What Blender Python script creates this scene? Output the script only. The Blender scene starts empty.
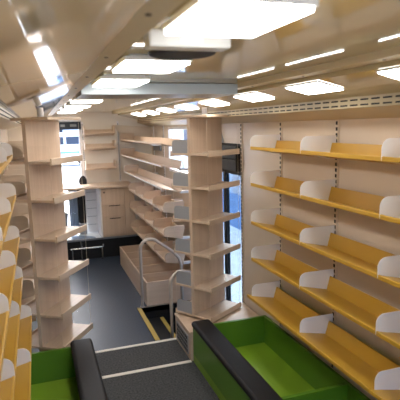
import bpy, bmesh, math, random
from mathutils import Vector, Matrix
random.seed(4)
S = bpy.context.scene
COL = S.collection
PI = math.pi

# ------------------------------------------------------------------ materials
def lin(c):
    return tuple((v/12.92 if v <= .04045 else ((v+.055)/1.055)**2.4) for v in c)
def mat(name, rgb, rough=.5, metal=0., spec=.5, noise=.0, nscale=6., coat=0.):
    m = bpy.data.materials.new(name); m.use_nodes = True
    nt = m.node_tree; b = nt.nodes['Principled BSDF']
    c = lin(rgb)
    b.inputs['Roughness'].default_value = rough
    b.inputs['Metallic'].default_value = metal
    b.inputs['Specular IOR Level'].default_value = spec
    b.inputs['Coat Weight'].default_value = coat
    b.inputs['Coat Roughness'].default_value = .08
    tc = nt.nodes.new('ShaderNodeTexCoord'); n = nt.nodes.new('ShaderNodeTexNoise')
    n.inputs['Scale'].default_value = nscale; n.inputs['Detail'].default_value = 4
    nt.links.new(tc.outputs['Object'], n.inputs['Vector'])
    r = nt.nodes.new('ShaderNodeValToRGB')
    r.color_ramp.elements[0].position = .3; r.color_ramp.elements[1].position = .7
    r.color_ramp.elements[0].color = (*[v*(1-noise) for v in c], 1)
    r.color_ramp.elements[1].color = (*[min(1, v*(1+noise)) for v in c], 1)
    nt.links.new(n.outputs['Fac'], r.inputs['Fac']); nt.links.new(r.outputs['Color'], b.inputs['Base Color'])
    return m
def wood(name, a, b_, axis, rough=.4, scale=1.):
    m = bpy.data.materials.new(name); m.use_nodes = True
    nt = m.node_tree; b = nt.nodes['Principled BSDF']
    b.inputs['Roughness'].default_value = rough
    tc = nt.nodes.new('ShaderNodeTexCoord'); mp = nt.nodes.new('ShaderNodeMapping')
    sc = [34*scale]*3; sc[axis] = 1.6*scale
    mp.inputs['Scale'].default_value = sc
    n = nt.nodes.new('ShaderNodeTexNoise'); n.inputs['Scale'].default_value = 1; n.inputs['Detail'].default_value = 6
    n.inputs['Distortion'].default_value = .6
    r = nt.nodes.new('ShaderNodeValToRGB')
    r.color_ramp.elements[0].position = .3; r.color_ramp.elements[1].position = .72
    r.color_ramp.elements[0].color = (*lin(a), 1); r.color_ramp.elements[1].color = (*lin(b_), 1)
    nt.links.new(tc.outputs['Object'], mp.inputs['Vector']); nt.links.new(mp.outputs['Vector'], n.inputs['Vector'])
    nt.links.new(n.outputs['Fac'], r.inputs['Fac']); nt.links.new(r.outputs['Color'], b.inputs['Base Color'])
    return m
def emit(name, rgb, s):
    m = bpy.data.materials.new(name); m.use_nodes = True
    nt = m.node_tree; nt.nodes.remove(nt.nodes['Principled BSDF'])
    e = nt.nodes.new('ShaderNodeEmission'); e.inputs['Color'].default_value = (*rgb, 1); e.inputs['Strength'].default_value = s
    nt.links.new(e.outputs[0], nt.nodes['Material Output'].inputs['Surface'])
    return m
def glass(name, rgb, ior=1.25):
    m = bpy.data.materials.new(name); m.use_nodes = True
    nt = m.node_tree; nt.nodes.remove(nt.nodes['Principled BSDF'])
    t = nt.nodes.new('ShaderNodeBsdfTransparent'); t.inputs['Color'].default_value = (*rgb, 1)
    g = nt.nodes.new('ShaderNodeBsdfGlossy'); g.inputs['Roughness'].default_value = .05
    lw = nt.nodes.new('ShaderNodeLayerWeight'); lw.inputs['Blend'].default_value = .5
    pw = nt.nodes.new('ShaderNodeMath'); pw.operation = 'POWER'; pw.inputs[1].default_value = 4
    f = nt.nodes.new('ShaderNodeMath'); f.operation = 'MULTIPLY'; f.inputs[1].default_value = ior-1
    nt.links.new(lw.outputs['Facing'], pw.inputs[0]); nt.links.new(pw.outputs[0], f.inputs[0])
    mx = nt.nodes.new('ShaderNodeMixShader')
    nt.links.new(f.outputs[0], mx.inputs['Fac']); nt.links.new(t.outputs[0], mx.inputs[1]); nt.links.new(g.outputs[0], mx.inputs[2])
    nt.links.new(mx.outputs[0], nt.nodes['Material Output'].inputs['Surface'])
    return m

M = {
 'ceil': mat('ceiling_laminate', (.825, .76, .605), .05, spec=.5, noise=.02, nscale=2),
 'rib': mat('rib_trim', (.84, .78, .64), .5, noise=.02),
 'wall': mat('wall_laminate', (.88, .82, .75), .25, noise=.02, nscale=3),
 'fascia': mat('fascia_laminate', (.74, .675, .54), .35, noise=.02),
 'yellow': mat('yellow_coated_steel', (.785, .61, .21), .38, noise=.03, nscale=5),
 'white': mat('white_coated_steel', (.95, .945, .95), .4, noise=.01),
 'cream': mat('cream_steel', (.86, .80, .72), .4),
 'dark': mat('dark_slot', (.07, .06, .05), .6),
 'black': mat('black_rubber', (.045, .045, .05), .55, noise=.2, nscale=40),
 'cushion': mat('black_vinyl_cushion', (.095, .09, .095), .55, spec=.25, noise=.08, nscale=120),
 'green': mat('green_laminate', (.35, .52, .14), .35, noise=.03),
 'green2': mat('bright_green_laminate', (.50, .645, .17), .3, noise=.03),
 'vinyl': mat('floor_vinyl', (.18, .225, .285), .45, noise=.22, nscale=60),
 'carpet': mat('floor_carpet', (.23, .235, .24), .85, noise=.65, nscale=75),
 'tape': mat('pale_edge_strip', (.86, .84, .80), .5),
 'nosing': mat('yellow_nosing', (.70, .60, .30), .5, noise=.05, nscale=40),
 'chrome': mat('brushed_steel', (.78, .77, .75), .25, metal=1),
 'rail': mat('pale_rail_paint', (.78, .74, .70), .3, metal=.3),
 'greymetal': mat('grey_metal', (.50, .52, .55), .35, metal=.4),
 'lit_beamface': mat('lit_grey_metal', (.74, .79, .82), .4),
 'speaker': mat('dark_grille', (.16, .15, .14), .6, noise=.3, nscale=90),
 'greyplate': mat('grey_book_plate', (.62, .63, .65), .4, noise=.02),
 'blueplat': mat('blue_vinyl', (.50, .58, .68), .35, noise=.03),
 'sunlitplat': mat('sunlit_vinyl', (.93, .94, .95), .4, noise=.03),
 'ground': mat('outdoor_concrete', (.74, .75, .76), .8, noise=.06, nscale=2),
 'facade': mat('pale_facade', (.72, .77, .82), .7, noise=.03, nscale=1),
 'bluefacade': mat('blue_facade', (.42, .56, .72), .6, noise=.08, nscale=1),
 'paleblue': mat('pale_blue_cloth', (.66, .74, .84), .8),
 'endwall': mat('pale_end_wall', (.94, .91, .86), .35),
 'navy': mat('navy_panel', (.10, .16, .24), .5, noise=.1),
 'bluepaint': mat('blue_paint', (.35, .62, .82), .4),
 'vanwhite': mat('white_van_paint', (.93, .94, .96), .25),
 'fabric': mat('dark_seat_fabric', (.10, .11, .13), .8, noise=.2, nscale=60),
 'lamp_body': mat('lamp_housing', (.90, .90, .88), .4),
 'lamp': emit('led_diffuser', (1., .965, .92), 17.0),
 'win': glass('window_glass', (.92, .96, 1.0)),
 'doorwin': glass('tinted_door_glass', (.43, .50, .57), 1.2),
 'acrylic': glass('clear_acrylic', (.985, .985, .985), 1.06),
}
WA, WB = (.80, .705, .61), (.85, .76, .67)
M['wood_x'] = wood('birch_grain_x', WA, WB, 0)
M['wood_y'] = wood('birch_grain_y', WA, WB, 1)
M['wood_z'] = wood('birch_grain_z', WA, WB, 2)

# ------------------------------------------------------------------ mesh builder
class MB:
    def __init__(s): s.v = []; s.f = []; s.m = []; s.mats = []
    def _mi(s, m):
        if m not in s.mats: s.mats.append(m)
        return s.mats.index(m)
    def add(s, vs, fs, m):
        o = len(s.v); s.v += [tuple(v) for v in vs]; i = s._mi(m)
        for f in fs: s.f.append([o+k for k in f]); s.m.append(i)
        return s
    def box(s, x0, x1, y0, y1, z0, z1, m):
        vs = [(x, y, z) for z in (z0, z1) for y in (y0, y1) for x in (x0, x1)]
        return s.add(vs, [(0,2,3,1),(4,5,7,6),(0,1,5,4),(2,6,7,3),(0,4,6,2),(1,3,7,5)], m)
    def prism(s, poly, axis, a, b, m):
        """poly: 2D points in the two remaining axes (x,y,z order), extruded from a to b along axis"""
        def P(p, t):
            q = [0,0,0]; r = [k for k in range(3) if k != axis]
            q[axis] = t; q[r[0]] = p[0]; q[r[1]] = p[1]; return q
        n = len(poly)
        vs = [P(p, a) for p in poly]+[P(p, b) for p in poly]
        fs = [list(range(n))[::-1], list(range(n, 2*n))]+[(k, (k+1) % n, n+(k+1) % n, n+k) for k in range(n)]
        return s.add(vs, fs, m)
    def tube(s, path, r, m, n=10, cap=True):
        P = [Vector(p) for p in path]; rings = []
        up = Vector((0.31, 0.17, 0.93)).normalized()
        for i, p in enumerate(P):
            t = (P[min(i+1, len(P)-1)]-P[max(i-1, 0)]).normalized()
            a = t.cross(up)
            if a.length < 1e-4: a = t.cross(Vector((1,0,0)))
            a.normalize(); b = t.cross(a); up = b.cross(t) if i == 0 else up
            rr = r[i] if isinstance(r, (list, tuple)) else r
            rings.append([p+(a*math.cos(2*PI*k/n)+b*math.sin(2*PI*k/n))*rr for k in range(n)])
        vs = [v for g in rings for v in g]; fs = []
        for i in range(len(P)-1):
            for k in range(n):
                fs.append((i*n+k, i*n+(k+1) % n, (i+1)*n+(k+1) % n, (i+1)*n+k))
        if cap: fs += [list(range(n))[::-1], [len(vs)-n+k for k in range(n)]]
        return s.add(vs, fs, m)
    def build(s, name, parent=None, bevel=0., smooth=False, seg=2):
        me = bpy.data.meshes.new(name); me.from_pydata(s.v, [], s.f)
        for m in s.mats: me.materials.append(M[m])
        me.polygons.foreach_set('material_index', s.m)
        bm = bmesh.new(); bm.from_mesh(me); bmesh.ops.recalc_face_normals(bm, faces=bm.faces); bm.to_mesh(me); bm.free()
        if smooth: me.polygons.foreach_set('use_smooth', [True]*len(me.polygons))
        o = bpy.data.objects.new(name, me); COL.objects.link(o)
        if parent: o.parent = parent
        if bevel:
            b = o.modifiers.new('bevel', 'BEVEL'); b.width = bevel; b.segments = seg; b.limit_method = 'ANGLE'; b.angle_limit = .6
        return o
def tag(o, label=None, cat=None, group=None, kind=None):
    if label: o['label'] = label
    if cat: o['category'] = cat
    if group: o['group'] = group
    if kind: o['kind'] = kind
    return o
def thing(name, label, cat, loc=(0,0,0), rz=0, group=None):
    o = bpy.data.objects.new(name, None); COL.objects.link(o)
    o.location = loc; o.rotation_euler = (0,0,rz); o.empty_display_size = .1
    return tag(o, label, cat, group)
def struct(o, label=None, cat=None): return tag(o, label, cat, kind='structure')
def copy_tree(o, parent=None, skip=()):
    c = o.copy(); COL.objects.link(c)
    if parent: c.parent = parent
    for ch in [x for x in bpy.data.objects if x.parent == o]:
        if ch in skip: continue
        copy_tree(ch, c, skip)
    return c

# ------------------------------------------------------------------ setting
XL, XR, YN, YF = -.36, 1.66, -1.3, 7.15
SX0, SX1, SY0, SY1 = .86, XR, 3.80, 4.58         # stair well
f = MB()
f.box(XL, XR, YN, 3.345, -.05, 0, 'carpet')
f.box(XL, XR, 3.345, SY0-.02, -.05, 0, 'carpet')
f.box(XL, SX0, SY0-.02, SY1, -.05, 0, 'vinyl')
f.box(SX0, XR, SY0-.02, SY0, -.05, 0, 'vinyl')
f.box(XL, XR, SY1, YF, -.05, 0, 'vinyl')
struct(f.build('floor'), 'dark grey floor, carpeted in front and smooth beyond the white strips', 'floor')
# white strips across the aisle
struct(MB().box(.29, 1.02, 3.325, 3.36, 0, .004, 'tape').build('trim_1'), 'nearer white strip across the aisle floor', 'strip')
struct(MB().box(.20, 1.02, 3.755, 3.787, 0, .004, 'tape').build('trim_2'), 'farther white strip across the aisle floor', 'strip')
# stair well
f = MB()
f.box(SX0, 1.11, SY0, SY1, -.14, -.12, 'black')
f.box(1.09, 1.11, SY0, SY1, -.36, -.12, 'black')
f.box(1.09, XR+.05, SY0, SY1, -.38, -.36, 'black')
f.box(SX0-.02, SX0, SY0, SY1, -.20, 0, 'black')
f.box(SX0-.02, XR, SY0-.02, SY0, -.38, -.001, 'black')
f.box(SX0-.02, XR, SY1, SY1+.02, -.38, -.001, 'black')
struct(f.build('trim_3'), 'black rubber entrance steps sunk into the floor', 'steps')
struct(MB().box(SX0-.015, SX0+.025, SY0, SY1, .0, .004, 'nosing').build('trim_4'), 'yellow nosing along the top edge of the entrance steps', 'nosing')
struct(MB().box(1.07, 1.105, SY0+.02, SY1-.02, -.12, -.116, 'nosing').build('trim_5'), 'yellow nosing on the lower entrance step', 'nosing')
struct(MB().box(SX0-.015, XR, SY1-.005, SY1+.02, .0, .006, 'chrome').build('trim_6'), 'metal edge strip along the far side of the entrance steps', 'strip')

# right wall: front part, door opening 3.80..4.60, window opening
W2 = (5.2, 6.2, 1.22, 1.80)
f = MB()
f.box(XR, XR+.06, YN, SY0, -.05, 1.95, 'wall')
f.box(XR, XR+.06, SY0, 4.60, 1.64, 1.95, 'wall')
f.box(XR, XR+.06, 4.60, W2[0], -.38, 1.95, 'wall')
f.box(XR, XR+.06, W2[0], W2[1], -.05, W2[2], 'wall')
f.box(XR, XR+.06, W2[0], W2[1], W2[3], 1.95, 'wall')
f.box(XR, XR+.06, W2[1], YF, -.05, 1.95, 'wall')
struct(f.build('wall_right'), 'cream laminate right wall', 'wall')
struct(MB().box(XL-.06, XL, YN, YF, -.05, 1.95, 'wall').build('wall_left'), 'cream laminate left wall', 'wall')
f = MB()
W3 = (-.2, 1.5, .75, 1.80)
f.box(XL-.06, XR+.06, YN-.06, YN, -.05, W3[2], 'wall'); f.box(XL-.06, XR+.06, YN-.06, YN, W3[3], 2.1, 'wall')
f.box(XL-.06, W3[0], YN-.06, YN, W3[2], W3[3], 'wall'); f.box(W3[1], XR+.06, YN-.06, YN, W3[2], W3[3], 'wall')
struct(f.build('wall_near'), 'cream wall behind the viewer', 'wall')
W1 = (.08, .63, .30, 1.94)
f = MB()
f.box(XL, W1[0], YF, YF+.06, -.05, 2.1, 'endwall')
f.box(W1[0], W1[1], YF, YF+.06, -.05, W1[2], 'endwall')
f.box(W1[0], W1[1], YF, YF+.06, W1[3], 2.1, 'endwall')
f.box(W1[1], XR, YF, YF+.06, -.05, 2.1, 'endwall')
struct(f.build('wall_far'), 'cream end wall with the tall window', 'wall')
# ceiling profile
f = MB()
f.prism([(XL-.02, 1.882), (.17, 1.985), (.17, 2.06), (XL-.02, 2.06)], 1, YN, YF, 'ceil')
f.prism([(.17, 2.03), (1.17, 2.03), (1.17, 2.07), (.17, 2.07)], 1, YN, YF, 'ceil')
f.prism([(1.17, 1.985), (1.45, 1.918), (XR+.02, 1.918), (XR+.02, 2.06), (1.17, 2.06)], 1, YN, YF, 'ceil')
struct(f.build('ceiling'), 'glossy cream laminate ceiling', 'ceiling')
def rib(x0, x1, n, nm, label):
    f = MB(); zb = 2.004 if n else 1.993
    f.box(x0, x1, YN, YF, zb, 2.04, 'rib')
    y = .33
    while y < YF-.1:
        f.tube([((x0+x1)/2, y, zb+.0015), ((x0+x1)/2, y, zb-.002)], .006, 'dark', 8); y += .52
    struct(f.build(nm), label, 'ceiling rib')
rib(.165, .235, 0, 'trim_7', 'left cream ceiling rib with screws')
rib(1.085, 1.16, 1, 'trim_8', 'right cream ceiling rib with screws')
def cove(sgn, xa, xw, nm, label):
    f = MB()
    p = [(xa, 1.922), (xa, 1.868), (xa+sgn*.02, 1.862), (xw, 1.815), (xw, 1.922)]
    f.prism(p, 1, YN, YF, 'fascia')
    y = YN+.05
    while y < YF-.1:
        for z in (1.904, 1.880):
            f.box(min(xa-sgn*.002, xa+sgn*.003), max(xa-sgn*.002, xa+sgn*.003), y, y+.055, z-.0036, z+.0036, 'dark')
        y += .078
    struct(f.build(nm), label, 'cove trim')
cove(1, 1.45, XR+.005, 'trim_9', 'slotted cream cove rail above the right wall')
cove(-1, -.15, XL-.005, 'trim_10', 'slotted cream cove rail above the left wall')

# window at the far end
def window(nm, x0, x1, y0, y1, z0, z1, fr, gm, label, cat='window', extra=None):
    f = MB()
    t = .035
    if abs(y1-y0) < abs(x1-x0):
        f.box(x0, x0+t, y0, y1, z0, z1, fr); f.box(x1-t, x1, y0, y1, z0, z1, fr)
        f.box(x0+t, x1-t, y0, y1, z0, z0+t, fr); f.box(x0+t, x1-t, y0, y1, z1-t, z1, fr)
        ym = (y0+y1)/2
        root = f.build(nm, bevel=.004)
        MB().box(x0+t, x1-t, ym-.003, ym+.003, z0+t, z1-t, gm).build('pane', root)
    else:
        f.box(x0, x1, y0, y0+t, z0, z1, fr); f.box(x0, x1, y1-t, y1, z0, z1, fr)
        f.box(x0, x1, y0+t, y1-t, z0, z0+t, fr); f.box(x0, x1, y0+t, y1-t, z1-t, z1, fr)
        xm = (x0+x1)/2
        root = f.build(nm, bevel=.004)
        MB().box(xm-.003, xm+.003, y0+t, y1-t, z0+t, z1-t, gm).build('pane', root)
    return struct(root, label, cat)
window('added_window_3', W3[0], W3[1], YN-.06, YN, W3[2], W3[3], 'white', 'win', 'added wide window behind the viewer, unseen, for fill light')  # added out of view to let fill light in from behind
w1 = window('window_1', W1[0], W1[1], YF, YF+.06, W1[2], W1[3], 'white', 'win', 'tall bright window at the far end of the vehicle')
window('window_2', XR, XR+.06, W2[0], W2[1], W2[2], W2[3], 'white', 'win', 'side window behind the wooden shelves')
# sun strip across the top of the far window
SX, SYY, SZ = .355, YF-.03, 1.80
r = MB().box(SX-.27, SX+.27, SYY-.01, SYY+.028, SZ-.005, SZ+.105, 'navy').build('sun_strip', w1); r['label'] = 'navy strip with grey panels'
for a, b in ((-.16, -.03), (-.01, .05), (.12, .21)):
    MB().box(SX+a, SX+b, SYY-.014, SYY-.0095, SZ+.035, SZ+.07, 'greymetal').build('grey_panel', r)

# entrance door
dr = thing('door_1', 'black framed glass entrance door on the right above the steps', 'door', (XR+.03, SY0, -.36)); dr['kind'] = 'structure'
f = MB()
for a, b in ((0.0, .04), (.40, .46), (.76, .80)):
    f.box(-.02, .02, a, b, 0, 2.0, 'black')
for z0, z1 in ((0, .28), (1.72, 1.76), (1.95, 2.0)):
    f.box(-.02, .02, .04, .40, z0, z1, 'black'); f.box(-.02, .02, .46, .76, z0, z1, 'black')
f.build('door_frame', dr, bevel=.004)
for a, b in ((.04, .40), (.46, .76)):
    MB().box(-.004, .004, a, b, .28, 1.72, 'doorwin').build('door_glass', dr)
    p = MB().box(-.012, .012, a, b, 1.76, 1.95, 'dark').build('upper_panel', dr)
# outward-bulging mirror cover seen over the door
MB().box(-.075, -.02, .02, .78, 1.76, 1.86, 'speaker').build('gear_housing', dr, bevel=.01)
MB().box(-.07, -.02, .02, .78, 1.864, 1.98, 'black').build('upper_housing', dr, bevel=.01)
r = tag(MB().prism([(4.18, 1.64), (4.58, 1.64), (4.58, 1.815), (4.30, 1.815)], 0, XR-.03, XR-.001, 'greyplate').build('cover_panel', bevel=.004),
        'sloping grey cover panel above the entrance door', 'panel')

# ------------------------------------------------------------------ lamps
def lamp(x0, x1, y0, y1, z, tilt, label, name='ceiling_lamp', th=.028, gl=.3, screws=False):
    cx, cy = (x0+x1)/2, (y0+y1)/2; hx, hy = (x1-x0)/2, (y1-y0)/2
    r = thing(name, label, 'ceiling lamp', (cx, cy, z), 0, 'square light panels on the ceiling')
    r.rotation_euler = (0, tilt, 0)
    b = .02
    f = MB()
    f.box(-hx, hx, -hy, hy, th*gl, th*.75, 'lamp_body')
    f.box(-hx+b, hx-b, -hy+b, hy-b, th*.75, th+.012, 'lamp_body')
    f.build('housing', r)
    MB().box(-hx+.006, hx-.006, -hy+.006, hy-.006, 0, th*gl, 'lamp').build('diffuser', r)
    for sx in (-1, 1):
        for sy in (-1, 1):
            if screws: MB().tube([(sx*(hx-.04), sy*(hy-.015), .001), (sx*(hx-.04), sy*(hy-.015), -.003)], .005, 'greymetal', 8).build('screw', r)
    return r
LC = ['large square light panel nearest the camera at top centre of photo', 'square light panel second from the camera in the left lamp row beside the ceiling rib',
      'square light panel third from the camera in the left lamp row beside the ceiling rib', 'square light panel fourth from the camera in the left row, past the grey beam',
      'square light panel fifth from the camera in the left lamp row', 'square light panel sixth from the camera in the left lamp row', 'added square light panel second from the far end in the left row, brightening the rear', 'added farthest square light panel in the left row, brightening the rear']
for (ya, yb), lb in zip([(.79, 1.07), (1.53, 1.82), (2.13, 2.46), (2.92, 3.25), (3.68, 4.0), (4.5, 4.83), (5.3, 5.63), (6.1, 6.43)], LC):  # last two panels of this row are added to brighten the far end
    lamp(.28, .50, ya, yb, 2.0, 0, lb, screws=ya < 1)
LR = ['tilted light panel above the right shelves cut by the right edge of photo', 'tilted light panel above the right shelves, second from the right edge of photo',
      'tilted light panel above the right shelves, third from the right edge of photo', 'tilted light panel on the right ceiling above the right hand book spinner', 'tilted light panel on the right ceiling above the entrance steps', 'tilted light panel over the near end of the long wooden shelves', 'tilted light panel over the middle of the long wooden shelves', 'farthest tilted light panel over the long wooden shelves']
for yc, lb in zip([1.34, 2.02, 2.68, 3.36, 4.04, 4.72, 5.4, 6.08], LR):
    lamp(1.18, 1.325, yc-.15, yc+.15, 1.957, .225, lb, th=.014, gl=.3)
# two added fill lamps out of view, behind and above the camera
lamp(.285, .53, -.55, -.23, 2.0, 0, 'added unseen fill light panel behind the camera in line with the left row')
lamp(.285, .53, .1, .42, 2.0, 0, 'added unseen fill light panel right above the camera in line with the left row')

r = thing('ceiling_box', 'white plastic box on the ceiling just behind the nearest light panel', 'ceiling box', (.375, 1.15, 1.985))
MB().box(-.105, .105, 0, .06, .004, .045, 'lamp_body').build('housing', r, bevel=.006)
MB().box(-.03, .03, -.002, .002, .015, .03, 'white').build('cover', r)
r = thing('round_speaker', 'dark round speaker grille on the ceiling behind the white box', 'speaker', (.415, 1.365, 2.003))
f = MB(); f.tube([(0,0,.022), (0,0,.006), (0,0,0)], [.098, .098, .094], 'black', 32); f.build('rim', r)
f = MB(); f.tube([(0,0,.0), (0,0,-.003)], [.088, .084], 'speaker', 32); f.build('grille', r)
r = thing('ceiling_beam', 'grey metal beam across the ceiling between the two ribs', 'beam', (.66, 2.53, 1.972))
MB().box(-.425, .425, .004, .36, .0, .055, 'greymetal').build('beam_body', r)
MB().box(-.425, .425, -.004, .004, .0, .055, 'lit_beamface').build('lit_face', r)  # near face in a lighter grey, its light put into the colour

# ------------------------------------------------------------------ uprights on the right wall
ORD = ['', 'second', 'third', 'fourth', 'fifth', 'sixth']
def upright(y, sgn, label, z0=.26, z1=1.83, grp='slotted uprights on the right wall', mt='cream'):
    xw = XR if sgn > 0 else XL
    f = MB(); x1 = xw-sgn*.008
    f.box(min(xw, x1), max(xw, x1), y-.016, y+.016, z0, z1, mt)
    z = z0+.02
    while z < z1-.02:
        f.box(min(x1, x1-sgn*.0015), max(x1, x1-sgn*.0015), y-.008, y+.008, z, z+.02, 'dark'); z += .034
    o = f.build('slotted_upright'); tag(o, label, 'shelf upright', grp); return o
upright(3.785, 1, 'slotted cream upright at the edge of the entrance door', 0)
for y, lb in ((3.085, 'slotted upright at the far end of the yellow shelves on the right wall'), (2.405, 'slotted upright one bay in from the far end of the right yellow shelves'),
              (1.725, 'slotted upright two bays in from the far end of the right yellow shelves'), (1.045, 'slotted upright three bays in from the far end of the right yellow shelves')):
    upright(y, 1, lb, 0)

# ------------------------------------------------------------------ tilted shelves
def shelf_parts(root, L, m, dm, D, start, end, extra=(), k=1., lip_m=None, plate_h=.10, t=.004, py=0.):
    """local: x along, y from front edge to wall, z up from lip bottom"""
    lm = lip_m or m
    f = MB(); f.box(.001, L-.001, 0, .012, 0, .022, lm); f.build('lip', root, bevel=.003)
    f = MB()
    c, b = .185*k, .208*k
    f.prism([(.012, .012), (.012, .018), (c, -.022), (c, -.030)], 0, .001, L-.001, m)
    f.build('tray', root)
    f = MB(); f.prism([(c, -.030), (c+.008, -.030), (b+.008, .056), (b, .058)], 0, .001, L-.001, m); f.build('back_plate', root, bevel=.001)
    pts = [(.0, .004)]
    pts += [(0, plate_h-.045)]
    for a in range(1, 7):
        an = PI-a*PI/12
        pts.append((.045+.045*math.cos(an), plate_h-.045+.045*math.sin(an)))
    pts += [(D, plate_h), (D, plate_h-.05), (D-.006, plate_h-.05), (c+.01, -.034)]
    pts = [(max(q[0], py+q[0]*.9) if q[0] < .06 else q[0], q[1]) for q in pts]
    xs = ([.03 if py else 0.] if start else [])+list(extra)+([L] if end else [])
    for x in xs:
        f = MB(); f.prism(pts, 0, x-t/2, x+t/2, dm)
        f.build('end_plate', root, bevel=.001)
RZ = [1.628, 1.372, 1.096, .828, .556]
ROWN = ['top row', 'second row down', 'middle row', 'second row up', 'bottom row']
BAYN = ['far end bay', 'second bay from the far end', 'third bay from the far end', 'nearest bay']
BY = [3.088, 2.408, 1.728, 1.048]
protoF = protoN = None
def yellow_proto(first):
    r = thing('yellow_shelf', '', 'shelf')
    shelf_parts(r, .68, 'yellow', 'white', .236, first, True)
    return r
PF, PN = yellow_proto(True), yellow_proto(False)
BF = thing('yellow_shelf', '', 'shelf'); shelf_parts(BF, .71, 'yellow', 'white', .262, True, True, k=1.1, py=.028)
BN = thing('yellow_shelf', '', 'shelf'); shelf_parts(BN, .68, 'yellow', 'white', .262, False, True, k=1.1, py=.028)
PL = thing('yellow_shelf', '', 'shelf'); shelf_parts(PL, .68, 'yellow', 'white', .214, True, True, k=.93)
usedp = set()
def place(p, loc, rz, label, group):
    if p.name in usedp: o = copy_tree(p)
    else: o = p; usedp.add(p.name)
    o.location = loc; o.rotation_euler = (0,0,rz); tag(o, label, 'shelf', group); return o
for ri, z in enumerate(RZ):
    for bi, y in enumerate(BY):
        place((BF if bi == 0 else BN) if ri == 4 else (PF if bi == 0 else PN), (1.392 if ri == 4 else 1.416, y+(.03 if ri == 4 and bi == 0 else 0), z-(.012 if ri == 4 else 0)), -PI/2, f'yellow shelf on the right wall, {ROWN[ri]}, {BAYN[bi]}', 'yellow shelves on the right wall')
PLB = thing('yellow_shelf', '', 'shelf'); shelf_parts(PLB, .68, 'yellow', 'white', .243, True, True)
PLN = thing('yellow_shelf', '', 'shelf'); shelf_parts(PLN, .68, 'yellow', 'white', .214, True, False, k=.93)
PLM = thing('yellow_shelf', '', 'shelf'); shelf_parts(PLM, .68, 'yellow', 'white', .243, True, False)
LY = [2.59, 1.91, 1.23, .55]
for ri, z in enumerate(RZ):
    for bi, y in enumerate(LY):
        place((PLB if bi == 0 else PLM) if ri == 4 else (PL if bi == 0 else PLN), (-.108 if ri == 4 else -.143, y, z), PI/2, f'yellow shelf on the left wall, {ROWN[ri]}, {BAYN[bi]}', 'yellow shelves on the left wall')
for y, lb in ((3.27, 'slotted upright at the far end of the yellow shelves on the left wall'), (2.59, 'slotted upright one bay in from the far end of the left yellow shelves'), (1.91, 'slotted upright two bays in from the far end of the left yellow shelves')):
    upright(y, -1, lb, 0, grp='slotted uprights on the left wall')

# ------------------------------------------------------------------ green troughs with cushions
def trough(name, label, x0, x1, y0, y1, aisle, dividers):
    """aisle = -1: aisle side is x0 ; +1: aisle side is x1"""
    r = thing(name, label, 'book trough', ((x0+x1)/2, y0, 0)); ox = (x0+x1)/2
    H = .285; t = .022
    xi = x0 if aisle < 0 else x1
    L = y1-y0
    X0, X1 = x0-ox, x1-ox
    MB().box(X0, X1, 0, L, .0, .065, 'green2').build('floor_panel', r)
    MB().box(X0, X0+t, 0, L, .065, H, 'green').build('side_panel', r)
    MB().box(X1-t, X1, 0, L, .065, H, 'green').build('side_panel', r)
    MB().box(X0+t, X1-t, L-t, L, .065, H, 'green').build('end_panel', r)
    MB().box(X0+t, X1-t, 0, t, .065, H, 'green').build('end_panel', r)
    for d in dividers:
        MB().box(X0+t, X1-t, d-y0-t/2, d-y0+t/2, .065, H, 'green').build('divider', r)
    if aisle < 0: a, b = X0-.012, X0+.14
    else: a, b = X1-.132, X1+.018
    MB().box(a, b, .0, L+.012, H-.004, H+.046, 'cushion').build('cushion', r, bevel=.024, seg=4)
    return r
trough('book_trough', 'green trough with black padded edge below the right yellow shelves', 1.035, XR-.012, .55, 3.33, -1, (2.22, 1.3))
trough('book_trough', 'green trough with black padded edge below the left yellow shelves', XL+.012, .26, .55, 3.33, 1, (2.22, 1.3))

# ------------------------------------------------------------------ platform under right spinner
r = thing('platform_box', 'wooden platform box with side vent under the right book spinner', 'platform', (1.02, 3.345, 0))
f = MB(); f.box(0, .63, 0, .43, 0, .215, 'wood_y'); f.build('body', r)
MB().box(-.008, .63, 0, .43, .215, .235, 'wood_x').build('top_panel', r, bevel=.002)
f = MB(); f.box(-.006, 0, .06, .38, .03, .185, 'greyplate')
for i in range(4):
    for j in range(8):
        f.box(-.008, -.005, .075+j*.037, .095+j*.037, .042+i*.035, .066+i*.035, 'dark')
f.build('vent_grille', r)

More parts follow.
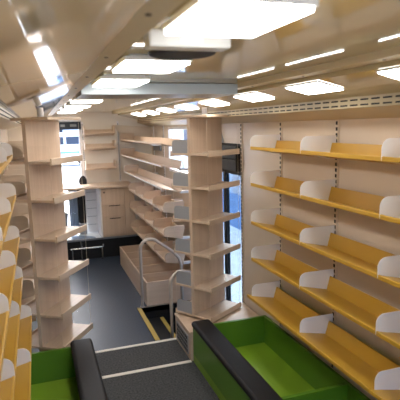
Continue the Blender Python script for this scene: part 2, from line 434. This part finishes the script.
# ------------------------------------------------------------------ book spinners
def spinner(label, loc, rz, base_h, cap_top, rear):
    r = thing('book_spinner', label, 'book spinner', loc, rz)
    z0 = loc[2]
    W, D = .43, .36
    zs = [.25, .492, .77, 1.042, 1.311, 1.573]
    f = MB(); f.box(-W/2, W/2, -.014, .014, .25-z0, 1.866-z0, 'wood_z'); f.build('centre_board', r, bevel=.002)
    if base_h > .1:
        f = MB(); f.box(-W/2+.02, W/2-.02, -D/2+.03, D/2-.03, 0, .03, 'wood_x'); f.box(-W/2+.05, W/2-.05, -.05, .05, .03, .25-z0, 'wood_z'); f.build('base', r)
    else:
        f = MB(); f.tube([(0,0,0), (0,0,.25-z0)], .12, 'greymetal', 24); f.build('base', r)
    MB().box(-W/2-.01, W/2+.01, -D/2-.01, D/2+.01, 1.866-z0, 1.884-z0, 'wood_x').build('top_panel', r, bevel=.002)
    for z in zs:
        s = MB().box(-W/2, W/2, -D/2, D/2, z-z0, z+.018-z0, 'wood_x').build('shelf', r, bevel=.002)
        for sg in (-1, 1):
            y = sg*D/2
            MB().box(-W/2, W/2, min(y, y+sg*.012), max(y, y+sg*.012), z-z0-.008, z+.036-z0, 'wood_x').build('lip', s, bevel=.002)
            # book plates at both ends of each side, rounded top outer corner
        for ex in (-1, 1):
            for sg in (-1, 1):
                h = .105
                ya, yb = sg*.02, sg*(D/2-.004)
                pts = [(ya, z+.018-z0), (ya, z+.018+h-z0), (yb-sg*.03, z+.018+h-z0), (yb-sg*.009, z+.018+h-.009-z0), (yb, z+.018+h-.03-z0), (yb, z+.018-z0)]
                xx = ex*(W/2-.006)
                mt = rear if sg > 0 else 'acrylic'
                MB().prism(pts, 0, xx-.0015, xx+.0015, mt).build('book_plate', s)
    for ex in (-1, 1):
        for sg in (-1, 1):
            f = MB(); f.tube([(ex*(W/2-.004), sg*(D/2-.004), .27-z0), (ex*(W/2-.004), sg*(D/2-.004), 1.866-z0)], .0011, 'cream', 6); f.build('corner_wire', r)
    zt = 1.884-z0
    f = MB(); f.tube([(0,0,zt), (0,0,zt+.012), (0,0,cap_top-z0-.004), (0,0,cap_top-z0)], [.03, .022, .02, .02], 'white', 20); f.build('pivot_cap', r)
    f = MB(); f.box(-.07, .07, -.03, .03, zt, zt+.006, 'dark'); f.build('pivot_plate', r)
    return r
spinner('wooden book spinner standing on the floor at the left of the aisle', (.047, 3.625, 0), math.radians(57), .25, 1.955, 'acrylic')
spinner('wooden book spinner standing on the platform box at the right of the aisle', (1.303, 3.71, .235), math.radians(33.5), .015, 1.948, 'greyplate')

# ------------------------------------------------------------------ wooden wall shelves beyond
def wood_shelf(loc, rz, L, extra, label, group, D, k, white_lip, nm='wooden_shelf', end=True, dm='wood_y', t=.016):
    r = thing(nm, label, 'shelf', loc, rz, group)
    shelf_parts(r, L, 'wood_x', dm, min(D, .215), True, end, extra, k, lip_m='wood_x', plate_h=.105, t=t)
    if D > .3:
        for x in (.03, L*.5, L-.03): MB().box(x-.012, x+.012, .19, D, -.045, -.02, 'white').build('bracket', r)
    if white_lip: MB().box(.02, L-.02, -.003, .0, .004, .018, 'white').build('white_strip', r)  # thin white strip along the shelf front
    return r
rows = [(1.62, 7.10, 'top row'), (1.40, 7.10, 'second row from the top'), (1.17, 6.86, 'third row from the top'), (.945, 6.55, 'third row from the bottom'), (.69, 6.55, 'second row from the bottom'), (.42, 6.55, 'bottom row')]
for z, yf, nmr in rows:
    L = yf-4.66
    n = round(L/.52)
    ex = [L*i/n for i in range(1, n)]
    wood_shelf((1.17, yf, z), -PI/2, L, ex if z < 1.1 else [], f'long wooden tilted shelf on the right wall beyond the steps, {nmr}', 'wooden shelves on the right wall', .487, 1.0, z in (1.40, 1.17), end=z < 1.1)
for y, lb in ((6.42, 'slotted upright behind the wooden shelves past the side window'), (4.75, 'slotted upright behind the near end of the wooden shelves'), (7.0, 'slotted upright in the corner behind the long wooden shelves')):
    upright(y, 1, lb, 0, grp='slotted uprights behind the wooden shelves', mt='white')
# bulkhead with curved end above the wooden shelves
f = MB()
pts = [(XR, 1.55), (1.19, 1.60)]+[(1.19-.12*(i/10)**2.2, 1.60+.25*i/10) for i in range(1, 11)]+[(XR, 1.805)]
f.prism(pts, 1, 7.124, 7.136, 'cream')
tag(f.build('curved_end_panel', bevel=.001), 'pale end panel with curved edge at the far end of the top wooden shelf', 'panel')
# grey plates on the wall between the rows
tag(MB().box(XR-.03, XR, 6.55, 6.95, 1.47, 1.60, 'greymetal').build('wall_plate', bevel=.004), 'upper grey metal plate on the wall between the two top wooden shelves', 'wall plate', 'grey plates behind the wooden shelves')
tag(MB().box(XR-.03, XR, 6.50, 6.95, 1.24, 1.36, 'greymetal').build('wall_plate', bevel=.004), 'lower grey metal plate on the wall below the second wooden shelf', 'wall plate', 'grey plates behind the wooden shelves')
# left wooden rack behind the left spinner
for z, nmr in ((1.57, 'top row'), (1.31, 'second row from the top'), (1.04, 'third row from the top'), (.78, 'third row from the bottom'), (.52, 'second row from the bottom'), (.27, 'bottom row')):
    wood_shelf((-.10, 3.95, z), PI/2, 2.4, [.6, 1.2, 1.8], f'wooden shelf on the left wall behind the left spinner, {nmr}', 'wooden shelves on the left wall', .255, 1.1, False, dm='cream', t=.005)
for y, lb in ((3.9, 'slotted upright on the left wall just behind the left spinner'), (4.6, 'slotted upright on the left wall among the wooden shelves')):
    upright(y, -1, lb, 0, grp='slotted uprights on the left wall', mt='white')

# trough box on the floor at right
r = thing('floor_bin', 'long open wooden bin with dividers on the floor below the wooden shelves', 'book bin', (.955, 4.62, 0))
L = 1.62; H = .245; t = .016
MB().box(0, .70, 0, L, 0, .03, 'wood_y').build('floor_panel', r)
MB().box(0, t, 0, L, .03, H, 'wood_y').build('side_panel', r, bevel=.002)
MB().box(.70-t, .70, 0, L, .03, H, 'wood_y').build('side_panel', r)
MB().box(t, .70-t, 0, t, .03, H, 'wood_x').build('end_panel', r)
MB().box(t, .70-t, L-t, L, .03, H, 'wood_x').build('end_panel', r)
for i in range(1, 5):
    MB().box(t, .70-t, L*i/5-t/2, L*i/5+t/2, .03, H-.01, 'wood_x').build('divider', r)

# hand rails at the steps
def arc(c, rad, a0, a1, n=8):
    return [(c[0]+rad*math.cos(a0+(a1-a0)*i/n), c[1]+rad*math.sin(a0+(a1-a0)*i/n)) for i in range(n+1)]
def handrail(y, xb, zt, x1, z1, zend, label, rz, zb):
    r = thing('handrail', label, 'handrail', (xb, y, .0), rz, 'handrails at the entrance steps')
    a = arc((.10, zt-.10), .10, PI, PI/2-.55, 12)
    path = [(0, 0, zb), (0, 0, zt*.5), (0, 0, zt-.12)]+[(p[0], 0, p[1]) for p in a]
    dx, dz = a[-1][0]-a[-2][0], a[-1][1]-a[-2][1]
    path += [(x1-.08, 0, z1+.05), (x1-.02, 0, z1-.02), (x1, 0, z1-.10), (x1, 0, zend)]
    f = MB(); f.tube(path, .0155, 'rail', 12); f.build('rail_tube', r, smooth=True)
    f = MB(); f.tube([(0,0,zb), (0,0,zb+.012)], .022, 'rail', 16); f.build('floor_flange', r)
    f = MB(); f.tube([(x1,0,zend), (x1,0,zend+.012)], .032, 'rail', 16); f.build('step_flange', r)
    return r
handrail(4.597, .905, .70, .41, .50, -.36, 'curved pale handrail on the far side of the entrance steps', -.07, .0)
handrail(3.88, 1.015, .545, .625, .36, -.36, 'curved pale handrail between the entrance steps and the right spinner', .36, -.12)

# ------------------------------------------------------------------ raised cab end with counter
f = MB()
f.box(XL, XR, 6.70, YF, 0, .285, 'black')
f.box(XL, XR, 6.68, 6.70, .265, .288, 'greymetal')
struct(f.build('trim_11'), 'black riser of the raised floor at the far end', 'riser')
f = MB()
pts = [(-.35, 6.70), (.78, 6.70), (.78, 6.72)]
for i in range(13):
    a = PI*i/12*.5
    pts.append((.70-.05-.75*math.sin(a)*1.0, 6.72+.28*math.sin(a)*1.0 if False else 6.74+.24*math.sin(a)))
pts.append((-.35, 6.98))
f.box(-.35, .78, 6.70, YF, .285, .292, 'sunlitplat')  # sunlight on this floor is put into its pale colour
struct(f.build('trim_12'), 'raised floor under the counter with daylight painted into its pale colour', 'floor')
f = MB()
pl = [(.60*math.cos(PI*i/24), 6.70+.26*math.sin(PI*i/24)) for i in range(25)]
f.prism([(p[0]+.10, p[1]) for p in pl], 2, .292, .297, 'blueplat')
tag(f.build('curved_mat'), 'blue half round mat on the raised floor under the counter', 'mat')
r = thing('riser_rail', 'low steel rail in front of the black riser at the far end', 'rail', (.62, 6.62, 0))
f = MB(); f.tube([(-.28, 0, .175), (.15, 0, .175)], .012, 'chrome', 10); f.build('bar', r)
for x in (-.25, .15):
    f = MB(); f.tube([(x, 0, 0), (x, 0, .19)], .011, 'chrome', 10); f.build('post', r)
f = MB(); f.tube([(.15, 0, .175), (.165, 0, .18), (.17, 0, .215)], .012, 'chrome', 10); f.build('bar_end', r)
f = MB(); f.tube([(-.13, 0, 0), (-.13, 0, .28)], .007, 'chrome', 8); f.build('thin_post', r)
# counter
r = thing('counter', 'pale wooden counter top at the far end below the window', 'counter', (.0, 6.64, .985))
f = MB(); f.box(XL+.005, 1.27, 0, .50, 0, .03, 'wood_x'); f.build('worktop', r, bevel=.004)
f = MB(); f.box(XL+.005, XL+.03, .03, .48, -.693, 0, 'wood_z'); f.build('support_panel', r)
# cupboard
r = thing('drawer_cupboard', 'wooden cupboard with three drawer fronts under the counter', 'cupboard', (.785, 6.68, .288))
H = .695
f = MB(); f.box(0, .02, .02, .44, 0, H, 'white'); f.build('side_panel', r)  # white stands in for window light falling on this side
f = MB(); f.box(.02, .485, .02, .44, 0, H, 'wood_z'); f.build('body', r)
zz = [(.02, .275), (.28, .455), (.46, H-.01)]
for a, b in zz:
    d = MB().box(.022, .335, 0, .02, a, b, 'wood_z').build('drawer_front', r, bevel=.002)
    if b < .5:
        MB().box(.12, .27, -.006, 0, b-.018, b-.008, 'dark').build('handle', d)
d = MB().box(.34, .485, 0.002, .02, .02, H-.01, 'wood_z').build('filler_panel', r, bevel=.002)
f = MB(); f.tube([(.06, -.004, H-.06), (.06, .0, H-.06)], .012, 'dark', 12); f.build('lock', r)
# white vented panel on the end wall
f = MB(); f.box(.635, .785, YF-.02, YF, .29, .975, 'white')
for z in (.40, .52, .64, .76, .88): f.box(.64, .78, YF-.022, YF-.019, z, z+.006, 'greyplate')
tag(f.build('vent_panel'), 'white panel with fine horizontal lines under the counter', 'panel')
# wooden shelves on the end wall
for z, nmr in ((1.73, 'top'), (1.525, 'middle'), (1.24, 'lowest')):
    wood_shelf((.655, 6.93, z), 0, .42, [], f'short wooden shelf on the end wall beside the tall window, {nmr} of three', 'short wooden shelves on the end wall', .215, .95, False)
for x, lb in ((.645, 'white slotted upright on the end wall at the window edge'), (1.155, 'white slotted upright on the end wall near the long wooden shelves')):
    f = MB(); f.box(x-.014, x+.014, YF-.012, YF, 1.015, 1.9, 'white')
    z = 1.04
    while z < 1.88: f.box(x-.005, x+.005, YF-.0135, YF-.011, z, z+.016, 'dark'); z += .03
    tag(f.build('slotted_upright'), lb, 'shelf upright', 'slotted uprights on the end wall')
# things under the counter
r = thing('tall_case', 'tall dark case with grey base standing under the counter by the window', 'case', (.565, 7.05, .292))
MB().box(-.05, .05, -.06, .06, 0, .16, 'greyplate').build('base', r, bevel=.008)
MB().box(-.05, .05, -.06, .06, .162, .66, 'fabric').build('upper_case', r, bevel=.012)
r = thing('hanging_cloth', 'pale blue cloth hanging in folds under the counter', 'cloth', (.45, 7.04, .292))
f = MB()
n = 24
pt = [(-.055+.11*i/n, .012*math.sin(i*1.3)) for i in range(n+1)]
f.prism([(p[0], p[1]-.003) for p in pt]+[(p[0], p[1]+.003) for p in pt[::-1]], 2, .02, .66, 'paleblue'); f.build('folds', r)
f = MB(); f.tube([(-.065, 0, .67), (.065, 0, .67)], .008, 'chrome', 10); f.build('hanger_bar', r)
for x in (-.06, .06):
    f = MB(); f.tube([(x, 0, .0), (x, 0, .67)], .006, 'chrome', 10); f.build('leg', r)
r = thing('paper_bin', 'grey waste bin under the counter beside the dark chair', 'bin', (.265, 7.0, .292))
f = MB(); f.tube([(0,0,0), (0,0,.33), (0,0,.33), (0,0,.03)], [.085, .105, .098, .08], 'greyplate', 24); f.build('bucket', r, smooth=False)

r = thing('dark_headrest', 'small dark rounded cushion standing on the counter by the window', 'cushion', (.60, 7.05, 1.015))
MB().prism([(-.055, 0), (-.06, .06), (-.03, .115), (.02, .125), (.055, .07), (.055, 0)], 1, -.03, .03, 'fabric').build('pad', r, bevel=.012, seg=3)
MB().box(-.03, .03, -.033, -.029, .01, .05, 'black').build('backing', r)
# ------------------------------------------------------------------ outside
GZ = -.75
struct(MB().box(-60, 60, -20, 120, GZ-.2, GZ, 'ground').build('ground'), 'bright concrete yard outside', 'ground')
r = thing('white_van', 'white van with dark windows parked outside the far window', 'van', (1.6, 36, GZ), 0)
prof = [(-2.4, .35), (-2.4, 1.2), (-2.2, 1.35), (-1.7, 2.25), (2.3, 2.35), (2.4, .35)]
MB().prism(prof, 1, -.95, .95, 'vanwhite').build('body', r, bevel=.06)
MB().prism([(-1.95, 1.45), (-1.6, 2.05), (-.9, 2.05), (-.9, 1.45)], 1, -.97, -.945, 'navy').build('side_window', r)
for a in (-.75, .4): MB().box(a, a+1.0, -.97, -.945, 1.5, 2.05, 'navy').build('side_window', r)
for x in (-1.5, 1.5):
    for y in (-.96, .76):
        f = MB(); f.tube([(x, y, .34), (x, y+.2, .34)], .34, 'black', 24); f.build('wheel', r)
r = thing('blue_barrier', 'light blue pipe barrier standing in the yard outside the far window', 'barrier', (.35, 12, GZ))
f = MB(); f.tube([(-2.0, 0, 2.0), (1.2, 0, 2.0)], .03, 'bluepaint', 10); f.build('top_pipe', r)
for x in (-1.9, -.35, 1.1):
    f = MB(); f.tube([(x, 0, 0), (x, 0, 2.0)], .035, 'bluepaint', 10); f.build('post', r)
r = thing('yard_building', 'pale building at the back of the yard outside the far window', 'building', (0, 48, GZ))
MB().box(-25, 25, 0, 8, 0, 6.0, 'facade').build('wall', r)
for i in range(8):
    MB().box(-20+i*5, -17.5+i*5, -.05, 0, 1.2, 3.6, 'navy').build('window', r)
r = thing('blue_building', 'pale building with blue base outside the entrance door', 'building', (4.6, 5.5, GZ))
MB().box(0, 4, 0, 14, 0, .85, 'bluefacade').build('base_band', r)
MB().box(.03, 4, 0, 14, .85, 5, 'facade').build('upper_wall', r)
for i in range(5):
    MB().box(-.01, .03, 1+i*2.6, 1.9+i*2.6, 1.6, 2.8, 'navy').build('window', r)
    MB().prism([(2.1+i*2.6, .9)]+[(2.55+i*2.6-.45*math.cos(PI*k/12), 1.2+.4*math.sin(PI*k/12)) for k in range(13)]+[(3.0+i*2.6, .9)], 0, -.01, .03, 'greyplate').build('round_panel', r)

# ------------------------------------------------------------------ world, sun
w = bpy.data.worlds.new('sky'); S.world = w; w.use_nodes = True
nt = w.node_tree; bg = nt.nodes['Background']
sk = nt.nodes.new('ShaderNodeTexSky'); sk.sky_type = 'NISHITA'; sk.sun_disc = False
sk.sun_elevation = math.radians(42); sk.sun_rotation = math.radians(25); sk.altitude = 100; sk.air_density = .7; sk.dust_density = 6.0
nt.links.new(sk.outputs[0], bg.inputs['Color']); bg.inputs['Strength'].default_value = 1.6
sl = bpy.data.lights.new('sun', 'SUN'); sl.energy = 12.0; sl.angle = math.radians(1.5); sl.color = (1, .97, .92)
so = bpy.data.objects.new('sun', sl); COL.objects.link(so)
so.rotation_euler = Vector((.2, -.34, -.9)).to_track_quat('-Z', 'Y').to_euler()

# ------------------------------------------------------------------ camera
fpx, yaw, pit, rol = 480.77, .324121528, .152573508, -.0248909918
cy, sy, cp, sp = math.cos(yaw), math.sin(yaw), math.cos(pit), math.sin(pit)
fw = Vector((sy*cp, cy*cp, -sp)); rt = Vector((cy, -sy, 0)); up = rt.cross(fw)
r2 = rt*math.cos(rol)+up*math.sin(rol); u2 = -rt*math.sin(rol)+up*math.cos(rol)
cam = bpy.data.cameras.new('camera'); co = bpy.data.objects.new('camera', cam); COL.objects.link(co)
cam.sensor_width = 36; cam.lens = 36*fpx/400; cam.clip_start = .02; cam.clip_end = 500
mw = Matrix.Identity(4)
for i in range(3):
    mw[i][0], mw[i][1], mw[i][2] = r2[i], u2[i], -fw[i]
mw[2][3] = 1.8
co.matrix_world = mw
cam.dof.use_dof = True; cam.dof.focus_distance = 3.4; cam.dof.aperture_fstop = 4.5
S.camera = co
S.view_settings.view_transform = 'Standard'; S.view_settings.look = 'None'
S.view_settings.exposure = 0.0; S.view_settings.gamma = 1; S.view_settings.use_curve_mapping = False
